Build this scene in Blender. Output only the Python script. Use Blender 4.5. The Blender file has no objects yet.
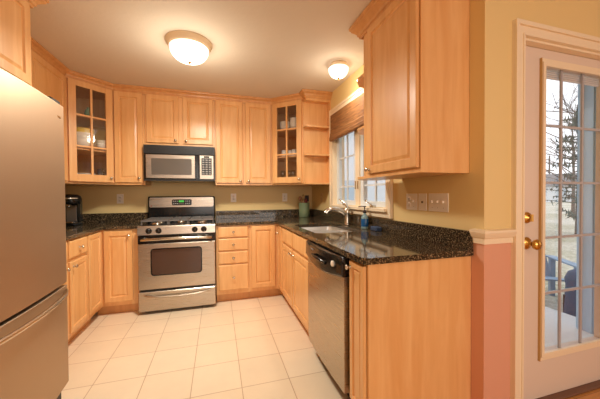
import bpy, bmesh, math, random
from mathutils import Vector, Matrix
PI = math.pi
sc = bpy.context.scene
COL = sc.collection
random.seed(7)

# ---------------------------------------------------------------- camera
cam_d = bpy.data.cameras.new('camera'); cam = bpy.data.objects.new('camera', cam_d); COL.objects.link(cam)
yaw, pit, rol = math.radians(16.525), math.radians(.894), math.radians(-.384)
Fw = Vector((math.sin(yaw)*math.cos(pit), math.cos(yaw)*math.cos(pit), -math.sin(pit)))
Rt = Vector((math.cos(yaw), -math.sin(yaw), 0)); Up = Rt.cross(Fw)
R2 = Rt*math.cos(rol)+Up*math.sin(rol); U2 = -Rt*math.sin(rol)+Up*math.cos(rol)
mw = Matrix((R2, U2, -Fw)).transposed().to_4x4(); mw.translation = Vector((.787, -3.87, 1.22))
cam.matrix_world = mw
cam_d.sensor_width = 36; cam_d.lens = 278.33/600*36; cam_d.clip_start = .05; cam_d.clip_end = 500
sc.camera = cam

# ---------------------------------------------------------------- world, lights, exposure
w = bpy.data.worlds.new('sky'); sc.world = w; w.use_nodes = True
bg = w.node_tree.nodes['Background']; bg.inputs[0].default_value = (.88, .91, .96, 1); bg.inputs[1].default_value = 1.6
sc.view_settings.view_transform = 'Standard'; sc.view_settings.look = 'None'
sc.view_settings.exposure = 0.08; sc.view_settings.gamma = 1; sc.view_settings.use_curve_mapping = False
try:
    sc.cycles.max_bounces = 10; sc.cycles.diffuse_bounces = 6; sc.cycles.use_denoising = True
    sc.cycles.caustics_reflective = False; sc.cycles.caustics_refractive = False
    sc.cycles.sample_clamp_indirect = 4
except Exception: pass
def area(name, loc, rot, sx, sy, power, col):
    d = bpy.data.lights.new(name, 'AREA'); d.shape = 'RECTANGLE'; d.size = sx; d.size_y = sy; d.energy = power; d.color = col
    o = bpy.data.objects.new(name, d); o.location = loc; o.rotation_euler = rot; COL.objects.link(o); return o
# unseen fill lights added behind the camera and on the dining side
area('rear_fill_light', (1.6, -7.62, 1.5), (PI/2, 0, 0), 3.4, 1.8, 74, (1, .97, .93))
area('dining_overhead_fill', (1.3, -4.9, 2.40), (0, 0, 0), 1.6, 1.6, 12, (1, .94, .84))  # added overhead fill, no fixture modelled here
area('dining_side_fill', (5.3, -4.6, 1.5), (0, PI/2, 0), 1.6, 2.0, 5, (1, .96, .90))  # added side fill shining toward the kitchen, the wall has no window

# ---------------------------------------------------------------- materials
def srgb(r, g, b):
    f = lambda c: (c/255/12.92 if c/255 <= .04045 else ((c/255+.055)/1.055)**2.4)
    return (f(r), f(g), f(b), 1)
def mat(name, col, rough=.5, metal=0, spec=None, trans=0, ior=None, emit=None, es=0, coat=0):
    m = bpy.data.materials.new(name); m.use_nodes = True; b = m.node_tree.nodes['Principled BSDF']
    b.inputs['Base Color'].default_value = col; b.inputs['Roughness'].default_value = rough; b.inputs['Metallic'].default_value = metal
    if spec is not None: b.inputs['Specular IOR Level'].default_value = spec
    if trans: b.inputs['Transmission Weight'].default_value = trans
    if ior: b.inputs['IOR'].default_value = ior
    if emit: b.inputs['Emission Color'].default_value = emit; b.inputs['Emission Strength'].default_value = es
    if coat: b.inputs['Coat Weight'].default_value = coat; b.inputs['Coat Roughness'].default_value = .08
    return m
def ramp(nt, fac, stops):
    r = nt.nodes.new('ShaderNodeValToRGB'); e = r.color_ramp.elements
    e[0].position, e[0].color = stops[0]; e[1].position, e[1].color = stops[-1]
    for p, c in stops[1:-1]:
        x = e.new(p); x.color = c
    nt.links.new(fac, r.inputs[0]); return r.outputs[0]
def coords(nt, scale, rot=(0, 0, 0)):
    t = nt.nodes.new('ShaderNodeTexCoord'); mp = nt.nodes.new('ShaderNodeMapping')
    mp.inputs['Scale'].default_value = scale; mp.inputs['Rotation'].default_value = rot
    nt.links.new(t.outputs['Object'], mp.inputs[0]); return mp.outputs[0]
def noise(nt, vec, scale, detail=3, rough=.5, dist=0):
    n = nt.nodes.new('ShaderNodeTexNoise'); n.inputs['Scale'].default_value = scale; n.inputs['Detail'].default_value = detail
    n.inputs['Roughness'].default_value = rough; n.inputs['Distortion'].default_value = dist
    nt.links.new(vec, n.inputs['Vector']); return n.outputs[0]
def mix(nt, fac, a, b):
    m = nt.nodes.new('ShaderNodeMix'); m.data_type = 'RGBA'
    for i, v in ((0, fac), (6, a), (7, b)):
        if isinstance(v, (int, float)): m.inputs[i].default_value = v
        elif isinstance(v, tuple): m.inputs[i].default_value = v
        else: nt.links.new(v, m.inputs[i])
    return m.outputs[2]
def bump(nt, h, strength, dist=.01):
    b = nt.nodes.new('ShaderNodeBump'); b.inputs['Strength'].default_value = strength; b.inputs['Distance'].default_value = dist
    nt.links.new(h, b.inputs['Height']); return b.outputs[0]
def wood(name, c1, c2, rough=.38, sc_=(9, 9, .9)):
    m = mat(name, c1, rough); nt = m.node_tree; b = nt.nodes['Principled BSDF']
    v = coords(nt, sc_); f = noise(nt, v, 2.2, 4, .55, .6)
    c = ramp(nt, f, [(.3, c1), (.7, c2)]); nt.links.new(c, b.inputs['Base Color'])
    b.inputs['Coat Weight'].default_value = .25; b.inputs['Coat Roughness'].default_value = .22
    return m
MAPLE = wood('maple', srgb(221, 163, 101), srgb(234, 184, 124))
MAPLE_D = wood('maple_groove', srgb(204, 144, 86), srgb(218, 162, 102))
BAMBOO = wood('bamboo', srgb(92, 54, 26), srgb(164, 110, 60), .7, (40, 3, 60))
def paint(name, col, rough=.55, bs=0):
    m = mat(name, col, rough)
    if bs:
        nt = m.node_tree; v = coords(nt, (1, 1, 1)); f = noise(nt, v, 14, 5, .6)
        nt.links.new(bump(nt, f, bs, .02), nt.nodes['Principled BSDF'].inputs['Normal'])
    return m
CEIL = paint('ceiling_paint', srgb(219, 206, 188), .8, .12)
WALLY = paint('tan_wall_paint', srgb(229, 202, 142), .55)
PINK = paint('salmon_wall_paint', srgb(219, 160, 132), .55)
CREAM = paint('cream_trim_paint', srgb(240, 222, 192), .35)
DOORW = paint('door_paint', srgb(224, 206, 190), .4)
SASH = paint('sash_white', srgb(225, 232, 236), .35)
def wall_two_tone():
    m = mat('two_tone_wall', (1, 1, 1, 1), .55); nt = m.node_tree; b = nt.nodes['Principled BSDF']
    t = nt.nodes.new('ShaderNodeNewGeometry'); s = nt.nodes.new('ShaderNodeSeparateXYZ'); nt.links.new(t.outputs['Position'], s.inputs[0])
    g = nt.nodes.new('ShaderNodeMath'); g.operation = 'GREATER_THAN'; g.inputs[1].default_value = .99; nt.links.new(s.outputs[2], g.inputs[0])
    nt.links.new(mix(nt, g.outputs[0], srgb(219, 160, 132), srgb(229, 202, 142)), b.inputs['Base Color']); return m
TWOTONE = wall_two_tone()
def tile_mat():
    m = mat('cream_floor_tile', srgb(236, 212, 184), .35); nt = m.node_tree; b = nt.nodes['Principled BSDF']
    t = nt.nodes.new('ShaderNodeNewGeometry'); mp = nt.nodes.new('ShaderNodeMapping'); nt.links.new(t.outputs['Position'], mp.inputs[0])
    mp.inputs['Location'].default_value = (.308*20+.0, .308*20+.238, 0)
    br = nt.nodes.new('ShaderNodeTexBrick'); br.offset = 0; br.squash = 1
    br.inputs['Scale'].default_value = 1; br.inputs['Brick Width'].default_value = .308; br.inputs['Row Height'].default_value = .308
    br.inputs['Mortar Size'].default_value = .0028; br.inputs['Mortar Smooth'].default_value = .3; br.inputs['Bias'].default_value = 0
    br.inputs['Color1'].default_value = srgb(240, 220, 190); br.inputs['Color2'].default_value = srgb(236, 215, 184); br.inputs['Mortar'].default_value = srgb(196, 162, 130)
    nt.links.new(mp.outputs[0], br.inputs['Vector'])
    f = noise(nt, mp.outputs[0], 5, 5, .6); c2 = ramp(nt, f, [(.3, (.93, .93, .93, 1)), (.7, (1, 1, 1, 1))])
    mm = nt.nodes.new('ShaderNodeMix'); mm.data_type = 'RGBA'; mm.blend_type = 'MULTIPLY'; mm.inputs[0].default_value = 1
    nt.links.new(br.outputs[0], mm.inputs[6]); nt.links.new(c2, mm.inputs[7]); nt.links.new(mm.outputs[2], b.inputs['Base Color'])
    inv = nt.nodes.new('ShaderNodeMath'); inv.operation = 'SUBTRACT'; inv.inputs[0].default_value = 1; nt.links.new(br.outputs[1], inv.inputs[1])
    nt.links.new(bump(nt, inv.outputs[0], .4, .002), b.inputs['Normal']); return m
TILE = tile_mat()
def woodfloor():
    m = mat('oak_floor', srgb(200, 140, 80), .3); nt = m.node_tree; b = nt.nodes['Principled BSDF']
    v = coords(nt, (1, 1, 1)); br = nt.nodes.new('ShaderNodeTexBrick'); br.offset = .4
    br.inputs['Scale'].default_value = 1; br.inputs['Brick Width'].default_value = .9; br.inputs['Row Height'].default_value = .058
    br.inputs['Mortar Size'].default_value = .0012; br.inputs['Color1'].default_value = srgb(226, 168, 96); br.inputs['Color2'].default_value = srgb(206, 144, 78); br.inputs['Mortar'].default_value = srgb(120, 74, 36)
    nt.links.new(v, br.inputs['Vector']); v2 = coords(nt, (2, 30, 1)); f = noise(nt, v2, 2, 4)
    c = ramp(nt, f, [(.3, (.85, .85, .85, 1)), (.7, (1, 1, 1, 1))])
    mm = nt.nodes.new('ShaderNodeMix'); mm.data_type = 'RGBA'; mm.blend_type = 'MULTIPLY'; mm.inputs[0].default_value = 1
    nt.links.new(br.outputs[0], mm.inputs[6]); nt.links.new(c, mm.inputs[7]); nt.links.new(mm.outputs[2], b.inputs['Base Color']); return m
OAK = woodfloor()
def granite():
    m = mat('dark_granite', (.02, .02, .015, 1), .07); nt = m.node_tree; b = nt.nodes['Principled BSDF']
    v = coords(nt, (1, 1, 1))
    f1 = noise(nt, v, 120, 3, .7); c1 = ramp(nt, f1, [(.38, srgb(24, 22, 18)), (.50, srgb(50, 43, 33)), (.59, srgb(112, 92, 68)), (.70, srgb(190, 164, 128))])
    vo = nt.nodes.new('ShaderNodeTexVoronoi'); vo.inputs['Scale'].default_value = 210; nt.links.new(v, vo.inputs['Vector'])
    c2 = ramp(nt, vo.outputs['Distance'], [(.05, (1, 1, 1, 1)), (.35, (0, 0, 0, 1))])
    nt.links.new(mix(nt, c2, c1, srgb(46, 48, 36)), b.inputs['Base Color'])
    b.inputs['Specular IOR Level'].default_value = .5
    return m
GRANITE = granite()
def brushed(name, col, rough=.3, axis=(60, 60, 1.2)):
    m = mat(name, col, rough, 1); nt = m.node_tree; b = nt.nodes['Principled BSDF']
    v = coords(nt, axis); f = noise(nt, v, 4, 3)
    r = ramp(nt, f, [(.3, (rough*.8,)*3+(1,)), (.7, (rough*1.25,)*3+(1,))]); nt.links.new(r, b.inputs['Roughness'])
    return m
STEEL = brushed('brushed_steel', srgb(188, 176, 160), .30, (1.5, 1.5, 60))
STEEL_F = mat('fridge_steel', srgb(184, 160, 134), .5, 1)
NICKEL = mat('nickel', srgb(205, 195, 180), .22, 1)
CHROME = mat('chrome', srgb(220, 220, 220), .12, 1)
SINKM = mat('sink_steel', srgb(225, 222, 215), .38, .9)
BRASS = mat('brass', srgb(214, 170, 90), .2, 1)
BLACK = mat('black_gloss', (.008, .008, .008, 1), .15)
BLACKM = mat('black_matte', (.012, .011, .010, 1), .5)
IRON = mat('cast_iron', (.16, .15, .14, 1), .35, .3)
OVENGLASS = mat('oven_glass', srgb(76, 54, 44), .10)
MWGLASS = mat('microwave_glass', srgb(92, 84, 76), .2)
WHITEP = mat('white_plastic', srgb(245, 235, 220), .35)
GREYB = mat('grey_button', srgb(150, 145, 140), .4)
CERAM = mat('white_ceramic', srgb(245, 240, 230), .15)
YCER = mat('yellow_ceramic', srgb(236, 205, 96), .2)
SAGE = mat('sage_ceramic', srgb(128, 146, 112), .3)
LAMPWHITE = mat('lamp_glass', srgb(255, 250, 240), .3, emit=(1, .95, .86, 1), es=1.15)
LAMPRIM = mat('lamp_rim', srgb(238, 216, 180), .4)
GREEN_LED = mat('green_display', (.02, .2, .03, 1), .3, emit=(.1, .9, .1, 1), es=.45)
def glass(name, tint=(1, 1, 1, 1), refl=.08):
    m = bpy.data.materials.new(name); m.use_nodes = True; nt = m.node_tree; nt.nodes.clear()
    o = nt.nodes.new('ShaderNodeOutputMaterial'); t = nt.nodes.new('ShaderNodeBsdfTransparent'); g = nt.nodes.new('ShaderNodeBsdfGlossy')
    t.inputs[0].default_value = tint; g.inputs['Roughness'].default_value = .02
    x = nt.nodes.new('ShaderNodeMixShader'); x.inputs[0].default_value = refl
    nt.links.new(t.outputs[0], x.inputs[1]); nt.links.new(g.outputs[0], x.inputs[2]); nt.links.new(x.outputs[0], o.inputs[0]); return m
PANE = glass('pane_glass'); CABGLASS = glass('cabinet_glass', (.95, .95, .95, 1), .05)
DRINK = glass('drink_glass', (.86, .90, .92, 1), .22)

# ---------------------------------------------------------------- helpers
def tag(o, label=None, cat=None, group=None, kind=None):
    if label: o['label'] = label
    if cat: o['category'] = cat
    if group: o['group'] = group
    if kind: o['kind'] = kind
    return o
def thing(name, loc, label=None, cat=None, group=None, kind=None):
    o = bpy.data.objects.new(name, None); o.empty_display_size = .1; o.location = loc; COL.objects.link(o)
    return tag(o, label, cat, group, kind)
def wloc(o):
    v = Vector((0, 0, 0))
    while o: v = v+o.location; o = o.parent
    return v
class Fr:   # a frame standing on the ground plan: x along xdir, y into the cabinet, z up
    def __init__(s, o, xd=(1, 0)):
        s.o = Vector((o[0], o[1], o[2] if len(o) > 2 else 0)); l = math.hypot(*xd); s.x = Vector((xd[0]/l, xd[1]/l, 0)); s.y = Vector((-s.x.y, s.x.x, 0))
    def __call__(s, x, y, z): return s.o+s.x*x+s.y*y+Vector((0, 0, z))
W = Fr((0, 0, 0))
class M:
    def __init__(s): s.v = []; s.f = []; s.sm = []
    def add(s, vs, fs, smooth=False):
        n = len(s.v); s.v += [Vector(v) for v in vs]; s.f += [tuple(i+n for i in f) for f in fs]; s.sm += [smooth]*len(fs); return s
    def box(s, x0, x1, y0, y1, z0, z1, F=W, c=0):
        if c: return s.rbox(x0, x1, y0, y1, z0, z1, c, F)
        vs = [F(x, y, z) for x in (x0, x1) for y in (y0, y1) for z in (z0, z1)]
        return s.add(vs, [(0, 1, 3, 2), (4, 6, 7, 5), (0, 4, 5, 1), (2, 3, 7, 6), (0, 2, 6, 4), (1, 5, 7, 3)])
    def rbox(s, x0, x1, y0, y1, z0, z1, c, F=W):   # box with chamfered edges
        def loop(k, z):
            return [F(x0+c*(1-k)+k*0+ (c if 0 else 0), 0, 0)]
        P = []
        for z, i in ((z0, c), (z0+c, 0), (z1-c, 0), (z1, c)):
            a, b, d, e = x0+i, x1-i, y0+i, y1-i; q = c*.999 if i == 0 else c*.3
            P.append([F(a+q, d, z), F(b-q, d, z), F(b, d+q, z), F(b, e-q, z), F(b-q, e, z), F(a+q, e, z), F(a, e-q, z), F(a, d+q, z)])
        vs = sum(P, []); fs = []
        for k in range(3):
            for j in range(8): fs.append((k*8+j, k*8+(j+1) % 8, k*8+8+(j+1) % 8, k*8+8+j))
        fs.append(tuple(range(7, -1, -1))); fs.append(tuple(range(24, 32))); return s.add(vs, fs)
    def prism(s, poly, z0, z1, F=W, holes=()):
        bm = bmesh.new(); loops = [poly]+list(holes); es = []
        for L in loops:
            vs = [bm.verts.new((p[0], p[1], 0)) for p in L]
            es += [bm.edges.new((vs[i], vs[(i+1) % len(vs)])) for i in range(len(vs))]
        if holes: bmesh.ops.triangle_fill(bm, edges=es, use_beauty=True)
        else: bm.faces.new(list(bm.verts))
        bm.verts.index_update(); pv = [v.co.copy() for v in bm.verts]; pf = [[v.index for v in f.verts] for f in bm.faces]; bm.free()
        n = len(pv); vs = [F(p.x, p.y, z0) for p in pv]+[F(p.x, p.y, z1) for p in pv]
        fs = [tuple(f) for f in pf]+[tuple(i+n for i in f) for f in pf]
        k = 0
        for L in loops:
            m = len(L)
            for i in range(m): fs.append((k+i, k+(i+1) % m, n+k+(i+1) % m, n+k+i))
            k += m
        return s.add(vs, fs)
    def lathe(s, prof, F=W, seg=24, ax='z', c=(0, 0, 0), smooth=True, sx=1, sy=1):
        vs = []; fs = []; m = len(prof)
        for k in range(seg):
            a = 2*PI*k/seg
            for r, h in prof:
                u, v = r*math.cos(a)*sx, r*math.sin(a)*sy
                p = {'z': (c[0]+u, c[1]+v, c[2]+h), 'y': (c[0]+u, c[1]+h, c[2]+v), 'x': (c[0]+h, c[1]+u, c[2]+v)}[ax]
                vs.append(F(*p))
        for k in range(seg):
            for j in range(m-1):
                a, b = k*m+j, ((k+1) % seg)*m+j; fs.append((a, b, b+1, a+1))
        s.add(vs, fs, smooth)
        for j in (0, m-1):
            if prof[j][0] > 1e-5: s.add([vs[k*m+j] for k in range(seg)], [tuple(range(seg))])
        return s
    def cyl(s, c, r, h, F=W, seg=20, ax='z'): return s.lathe([(r, 0), (r, h)], F, seg, ax, c)
    def tube(s, pts, r, seg=10, F=W, cap=True):
        P = [F(*p) for p in pts]; rs = r if isinstance(r, (list, tuple)) else [r]*len(P); vs = []; fs = []
        t0 = (P[1]-P[0]).normalized(); up = Vector((0, 0, 1)) if abs(t0.z) < .9 else Vector((1, 0, 0)); nrm = t0.cross(up).normalized()
        for i, p in enumerate(P):
            t = ((P[min(i+1, len(P)-1)]-P[max(i-1, 0)])).normalized()
            nrm = (nrm-t*nrm.dot(t)).normalized(); b = t.cross(nrm)
            for k in range(seg):
                a = 2*PI*k/seg; vs.append(p+(nrm*math.cos(a)+b*math.sin(a))*rs[i])
        for i in range(len(P)-1):
            for k in range(seg):
                fs.append((i*seg+k, i*seg+(k+1) % seg, (i+1)*seg+(k+1) % seg, (i+1)*seg+k))
        s.add(vs, fs, True)
        if cap: s.add(vs[:seg], [tuple(range(seg))]); s.add(vs[-seg:], [tuple(range(seg))])
        return s
    def rings(s, x0, x1, z0, z1, prof, F, cap=True):   # nested rectangles (inset, y) : raised panels, slab fronts
        vs = []; fs = []
        for i, y in prof:
            vs += [F(x0+i, y, z0+i), F(x1-i, y, z0+i), F(x1-i, y, z1-i), F(x0+i, y, z1-i)]
        for k in range(len(prof)-1):
            for j in range(4): fs.append((k*4+j, k*4+(j+1) % 4, k*4+4+(j+1) % 4, k*4+4+j))
        if cap: n = len(prof)*4; fs.append((n-4, n-3, n-2, n-1))
        return s.add(vs, fs)
    def build(s, name, m, parent=None, label=None, cat=None, group=None, kind=None, bevel=0):
        if parent is None:
            xs = [v.x for v in s.v]; ys = [v.y for v in s.v]; zs = [v.z for v in s.v]
            o0 = Vector(((min(xs)+max(xs))/2, (min(ys)+max(ys))/2, min(zs)))
        else: o0 = wloc(parent)
        me = bpy.data.meshes.new(name); me.from_pydata([v-o0 for v in s.v], [], s.f)
        me.polygons.foreach_set('use_smooth', s.sm)
        b = bmesh.new(); b.from_mesh(me); bmesh.ops.recalc_face_normals(b, faces=b.faces); b.to_mesh(me); b.free()
        me.materials.append(m); me.update()
        o = bpy.data.objects.new(name, me); COL.objects.link(o)
        if parent is None: o.location = o0
        else: o.parent = parent
        if bevel:
            bv = o.modifiers.new('bevel', 'BEVEL'); bv.width = bevel; bv.segments = 2; bv.limit_method = 'ANGLE'; bv.angle_limit = .7
        return tag(o, label, cat, group, kind)
def arc(cx, cy, r, a0, a1, n=8): return [(cx+r*math.cos(math.radians(a0+(a1-a0)*i/n)), cy+r*math.sin(math.radians(a0+(a1-a0)*i/n))) for i in range(n+1)]

# ================================================================= ROOM SHELL
CZ = 2.45; XL, XR, YD = -.94, 2.12, -2.753
fl = [(XL, 0), (XR, 0), (XR, -2.70), (1.47, -2.70), (1.47, -2.78), (XR, -2.78)]
M().prism([(XL-.1, .1), (XR+.1, .1), (XR+.1, -2.72), (1.46, -2.72), (1.46, -4.6), (XL-.1, -4.6)], -.06, 0).build('floor', TILE, kind='structure')
M().prism([(1.46, -2.72), (5.6, -2.72), (5.6, -7.8), (XL-.1, -7.8), (XL-.1, -4.6), (1.46, -4.6)], -.06, 0).build('floor_dining', OAK, kind='structure')
M().prism([(XL-.1, .1), (XR+.12, .1), (XR+.12, YD), (5.6, YD+.12), (5.6, -7.8), (XL-.1, -7.8)], CZ, CZ+.06).build('ceiling', CEIL, kind='structure')
M().box(XL-.1, XR+.15, 0, .12, 0, CZ).build('wall_back', WALLY, kind='structure')
M().box(XL-.12, XL, -7.8, 0, 0, CZ).build('wall_left', WALLY, kind='structure')
M().box(XL, 5.6, -7.8, -7.68, 0, CZ).build('wall_rear', WALLY, kind='structure')
M().box(5.5, 5.62, -7.68, YD, 0, CZ).build('wall_dining', WALLY, kind='structure')
# kitchen window wall with its opening
WY0, WY1, WZ0, WZ1 = -1.89, -.80, 1.09, 2.155
wr = M(); wr.box(XR, XR+.14, WY1, 0, 0, CZ); wr.box(XR, XR+.14, YD, WY0, 0, CZ); wr.box(XR, XR+.14, WY0, WY1, 0, WZ0); wr.box(XR, XR+.14, WY0, WY1, WZ1, CZ)
wr.build('wall_right', TWOTONE, kind='structure')
DX0, DX1, DZ1 = 2.380, 3.345, 2.07
wd = M(); wd.box(XR+.14, DX0, YD, YD+.14, 0, CZ); wd.box(DX1, 5.5, YD, YD+.14, 0, CZ); wd.box(DX0, DX1, YD, YD+.14, DZ1, CZ)
wd.build('wall_door_side', TWOTONE, kind='structure')
# chair rail around the convex corner
cr = M()
prof = [(0, .955), (.010, .957), (.012, .985), (.020, .992), (.030, 1.010), (.034, 1.018), (.034, 1.030), (0, 1.034)]
pts = [(XR, -2.694, -1, 0), (XR, YD, -1, -1), (2.309, YD, 0, -1)]
vs = []; 
for x, y, ox, oy in pts: vs += [Vector((x+ox*o, y+oy*o, z)) for o, z in prof]
n = len(prof); fs = [(k*n+j, k*n+(j+1) % n, (k+1)*n+(j+1) % n, (k+1)*n+j) for k in range(2) for j in range(n)]+[tuple(range(n)), tuple(range(2*n, 3*n))]
cr.add(vs, fs).build('trim_1', CREAM, kind='structure')

# ---- window_1
w1 = thing('window_1', (XR, (WY0+WY1)/2, WZ0), kind='structure')
cs = M()
for y0, y1, z0, z1 in ((WY1, WY1+.075, WZ0-.06, WZ1+.075), (WY0-.075, WY0, WZ0-.06, WZ1+.075), (WY0, WY1, WZ1, WZ1+.075), (WY0, WY1, WZ0-.06, WZ0)):
    cs.box(XR-.018, XR, y0, y1, z0, z1)
cs.box(XR-.026, XR-.001, WY1+.055, WY1+.076, WZ0-.061, WZ1+.055); cs.box(XR-.026, XR-.001, WY0-.076, WY0-.055, WZ0-.061, WZ1+.055); cs.box(XR-.0265, XR-.001, WY0-.077, WY1+.077, WZ1+.055, WZ1+.08)
cs.build('casing', CREAM, w1)
M().box(XR-.045, XR+.05, WY0-.02, WY1+.02, WZ0-.012, WZ0+.012).build('sill', CREAM, w1)
jb = M(); jb.box(XR, XR+.13, WY1-.012, WY1, WZ0, WZ1); jb.box(XR, XR+.13, WY0, WY0+.012, WZ0, WZ1); jb.box(XR, XR+.13, WY0, WY1, WZ1-.012, WZ1); jb.box(XR+.04, XR+.13, WY0, WY1, WZ0, WZ0+.02)
jb.box(XR+.02, XR+.11, -1.385, -1.305, WZ0, WZ1)
jb.build('jamb', CREAM, w1)
for (a, b) in ((-1.305, WY1-.012), (WY0+.012, -1.385)):
    s = M(); x0, x1 = XR+.035, XR+.075; t = .055
    s.box(x0, x1, a, a+t, WZ0+.02, WZ1-.012); s.box(x0, x1, b-t, b, WZ0+.02, WZ1-.012); s.box(x0, x1, a+t, b-t, WZ0+.02, WZ0+.07); s.box(x0, x1, a+t, b-t, WZ1-.06, WZ1-.012)
    sash = s.build('sash', SASH, w1)
    g = M(); m = (a+b)/2; g.box(x0+.012, x1-.012, m-.008, m+.008, WZ0+.07, WZ1-.06)
    for z in (1.31, 1.64, 1.97): g.box(x0+.013, x1-.013, a+t, b-t, z-.008, z+.008)
    g.build('muntin', SASH, sash)
    M().box(XR+.053, XR+.057, a+t, b-t, WZ0+.07, WZ1-.06).build('pane', PANE, sash)
    c = M(); c.box(XR+.005, XR+.035, m-.03, m+.03, WZ0+.012, WZ0+.034); c.tube([(XR+.01, m, WZ0+.03), (XR-.012, m+.01, WZ0+.055), (XR-.02, m+.05, WZ0+.07)], .005)
    c.cyl((XR-.02, m+.05, WZ0+.066), .010, .02); c.build('crank', NICKEL, w1, label='small metal window crank')
    M().box(XR+.012, XR+.03, (-1.32 if a > -1.35 else -1.372), (-1.302 if a > -1.35 else -1.354)+.0, 1.28, 1.36).build('sash_lock', NICKEL, w1)

# ---- door_1 (glazed door to the patio)
d1 = thing('door_1', (2.885, YD, 0), kind='structure')
c = M(); cw = .072
for x0, x1, z0, z1 in ((DX0-cw, DX0, 0, DZ1), (DX1, DX1+cw, 0, DZ1), (DX0-cw, DX1+cw, DZ1, DZ1+cw-.01)): c.box(x0, x1, YD-.016, YD, z0, z1)
c.box(DX0-cw, DX0-cw+.022, YD-.027, YD-.015, 0, DZ1+cw-.022); c.box(DX1+cw-.022, DX1+cw, YD-.027, YD-.015, 0, DZ1+cw-.022); c.box(DX0-cw-.001, DX1+cw+.001, YD-.0275, YD-.0, DZ1+cw-.022, DZ1+cw+.001)
c.box(DX0-.012, DX0-.0005, YD-.021, YD-.015, 0, DZ1); c.box(DX0-.012, DX1, YD-.0212, YD-.015, DZ1+.0005, DZ1+.012)
c.build('casing', CREAM, d1)
j = M(); j.box(DX0, DX0+.012, YD, YD+.13, 0, DZ1); j.box(DX1-.012, DX1, YD, YD+.13, 0, DZ1); j.box(DX0, DX1, YD, YD+.13, DZ1-.012, DZ1); j.build('jamb', CREAM, d1)
GX0, GX1, GZ0, GZ1 = 2.60, 3.165, .275, 1.965
SY0, SY1 = YD+.040, YD+.083
s = M(); s.box(DX0+.014, GX0, SY0, SY1, .016, DZ1-.014); s.box(GX1, DX1-.014, SY0, SY1, .016, DZ1-.014); s.box(GX0, GX1, SY0, SY1, .016, GZ0); s.box(GX0, GX1, SY0, SY1, GZ1, DZ1-.014)
slab = s.build('door_slab', DOORW, d1)
s = M()
def frame_ring(s, x0, x1, z0, z1, y0, y1, t):
    s.box(x0, x0+t, y0, y1, z0, z1); s.box(x1-t, x1, y0, y1, z0, z1); s.box(x0+t, x1-t, y0, y1, z0, z0+t); s.box(x0+t, x1-t, y0, y1, z1-t, z1)
frame_ring(s, GX0-.018, GX1+.018, GZ0-.035, GZ1+.035, SY0-.008, SY0, .020); frame_ring(s, GX0-.012, GX1+.012, GZ0-.012, GZ1+.012, SY0-.016, SY0-.002, .022)
s.build('glazing_frame', CREAM, d1)
s = M(); s.box(GX0-.022, GX0-.018, SY0-.013, SY0-.0, GZ0-.035, GZ1+.035); s.build('frame_edge', mat('old_brass_strip', srgb(190, 150, 90), .4), d1)
M().box(GX0, GX1, SY0+.019, SY0+.023, GZ0, GZ1).build('pane', PANE, d1)
g = M()
for x in (2.782, 2.972): g.box(x-.007, x+.007, SY0+.008, SY0+.018, GZ0, GZ1)
for z in (.625, .957, 1.284, 1.622): g.box(GX0, GX1, SY0+.0082, SY0+.0178, z-.007, z+.007)
g.build('muntin', mat('muntin_paint', srgb(176, 172, 176), .4), d1)
s = M()
for k in range(4): s.box(GX0+.01, GX1-.01, SY0+.025, SY0+.036, GZ1-.012-.012*k-.008, GZ1-.012*k-.012)
s.build('mini_blind', mat('blind_white', srgb(226, 226, 228), .4), d1)
kn = M(); kc = (2.478, SY0, .937)
kn.lathe([(.001, 0), (.034, 0), (.036, -.004), (.030, -.012), (.014, -.018), (.011, -.040), (.016, -.042), (.027, -.048), (.030, -.058), (.025, -.068), (.012, -.073), (.001, -.074)], ax='y', c=kc)
kn.build('door_knob', BRASS, d1, label='polished brass door knob')
kn = M(); kn.lathe([(.001, 0), (.031, 0), (.033, -.006), (.026, -.016), (.012, -.018), (.011, -.022), (.001, -.022)], ax='y', c=(2.478, SY0, 1.083)); kn.box(2.470, 2.486, SY0-.035, SY0-.02, 1.063, 1.103)
kn.build('deadbolt', BRASS, d1, label='brass deadbolt thumb turn')
M().box(2.412, 2.418, SY0-.0025, SY0+.02, .91, .965).build('strike_plate', BLACKM, d1)
M().box(DX0, DX1, YD+.0, YD+.12, 0, .014, c=.003).build('threshold', mat('threshold_bronze', srgb(110, 72, 52), .4), d1)

# ================================================================= CABINETRY
DP = [(0, -.0025), (0, -.0155), (.0045, -.020), (.050, -.020), (.0535, -.012), (.057, -.0095), (.061, -.0095), (.078, -.0160), (.080, -.0160)]
def knob(parent, F, x, z, y=-.020):
    k = M(); k.lathe([(.001, 0), (.0085, 0), (.0085, -.003), (.005, -.006), (.005, -.014), (.012, -.019), (.0145, -.024), (.011, -.029), (.001, -.030)], F=F, ax='y', c=(x, y, z), seg=14)
    return k.build('knob', NICKEL, parent)
def door(parent, F, x0, x1, z0, z1, kx=None, kz=None, scale=1):
    pr = [(i*scale if i > .01 else i, y) for i, y in DP]
    d = M().rings(x0, x1, z0, z1, pr, F).build('door', MAPLE, parent)
    if kx is not None: knob(d, F, kx, kz)
    return d
def drawer(parent, F, x0, x1, z0, z1, kn_=True):
    d = M().rings(x0, x1, z0, z1, [(0, -.0025), (0, -.012), (.003, -.016), (.010, -.020), (.012, -.020)], F).build('drawer_front', MAPLE, parent)
    if kn_: knob(d, F, (x0+x1)/2, (z0+z1)/2)
    return d
def toe(parent, F, x0, x1, d0=.07):
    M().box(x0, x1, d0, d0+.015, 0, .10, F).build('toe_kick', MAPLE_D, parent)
CROWN = [(0, 2.372), (.010, 2.372), (.011, 2.385), (.012, 2.397), (.018, 2.400), (.022, 2.412), (.036, 2.424), (.052, 2.430), (.054, 2.436), (.060, 2.438), (.060, 2.4485), (0, 2.4485)]
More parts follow.
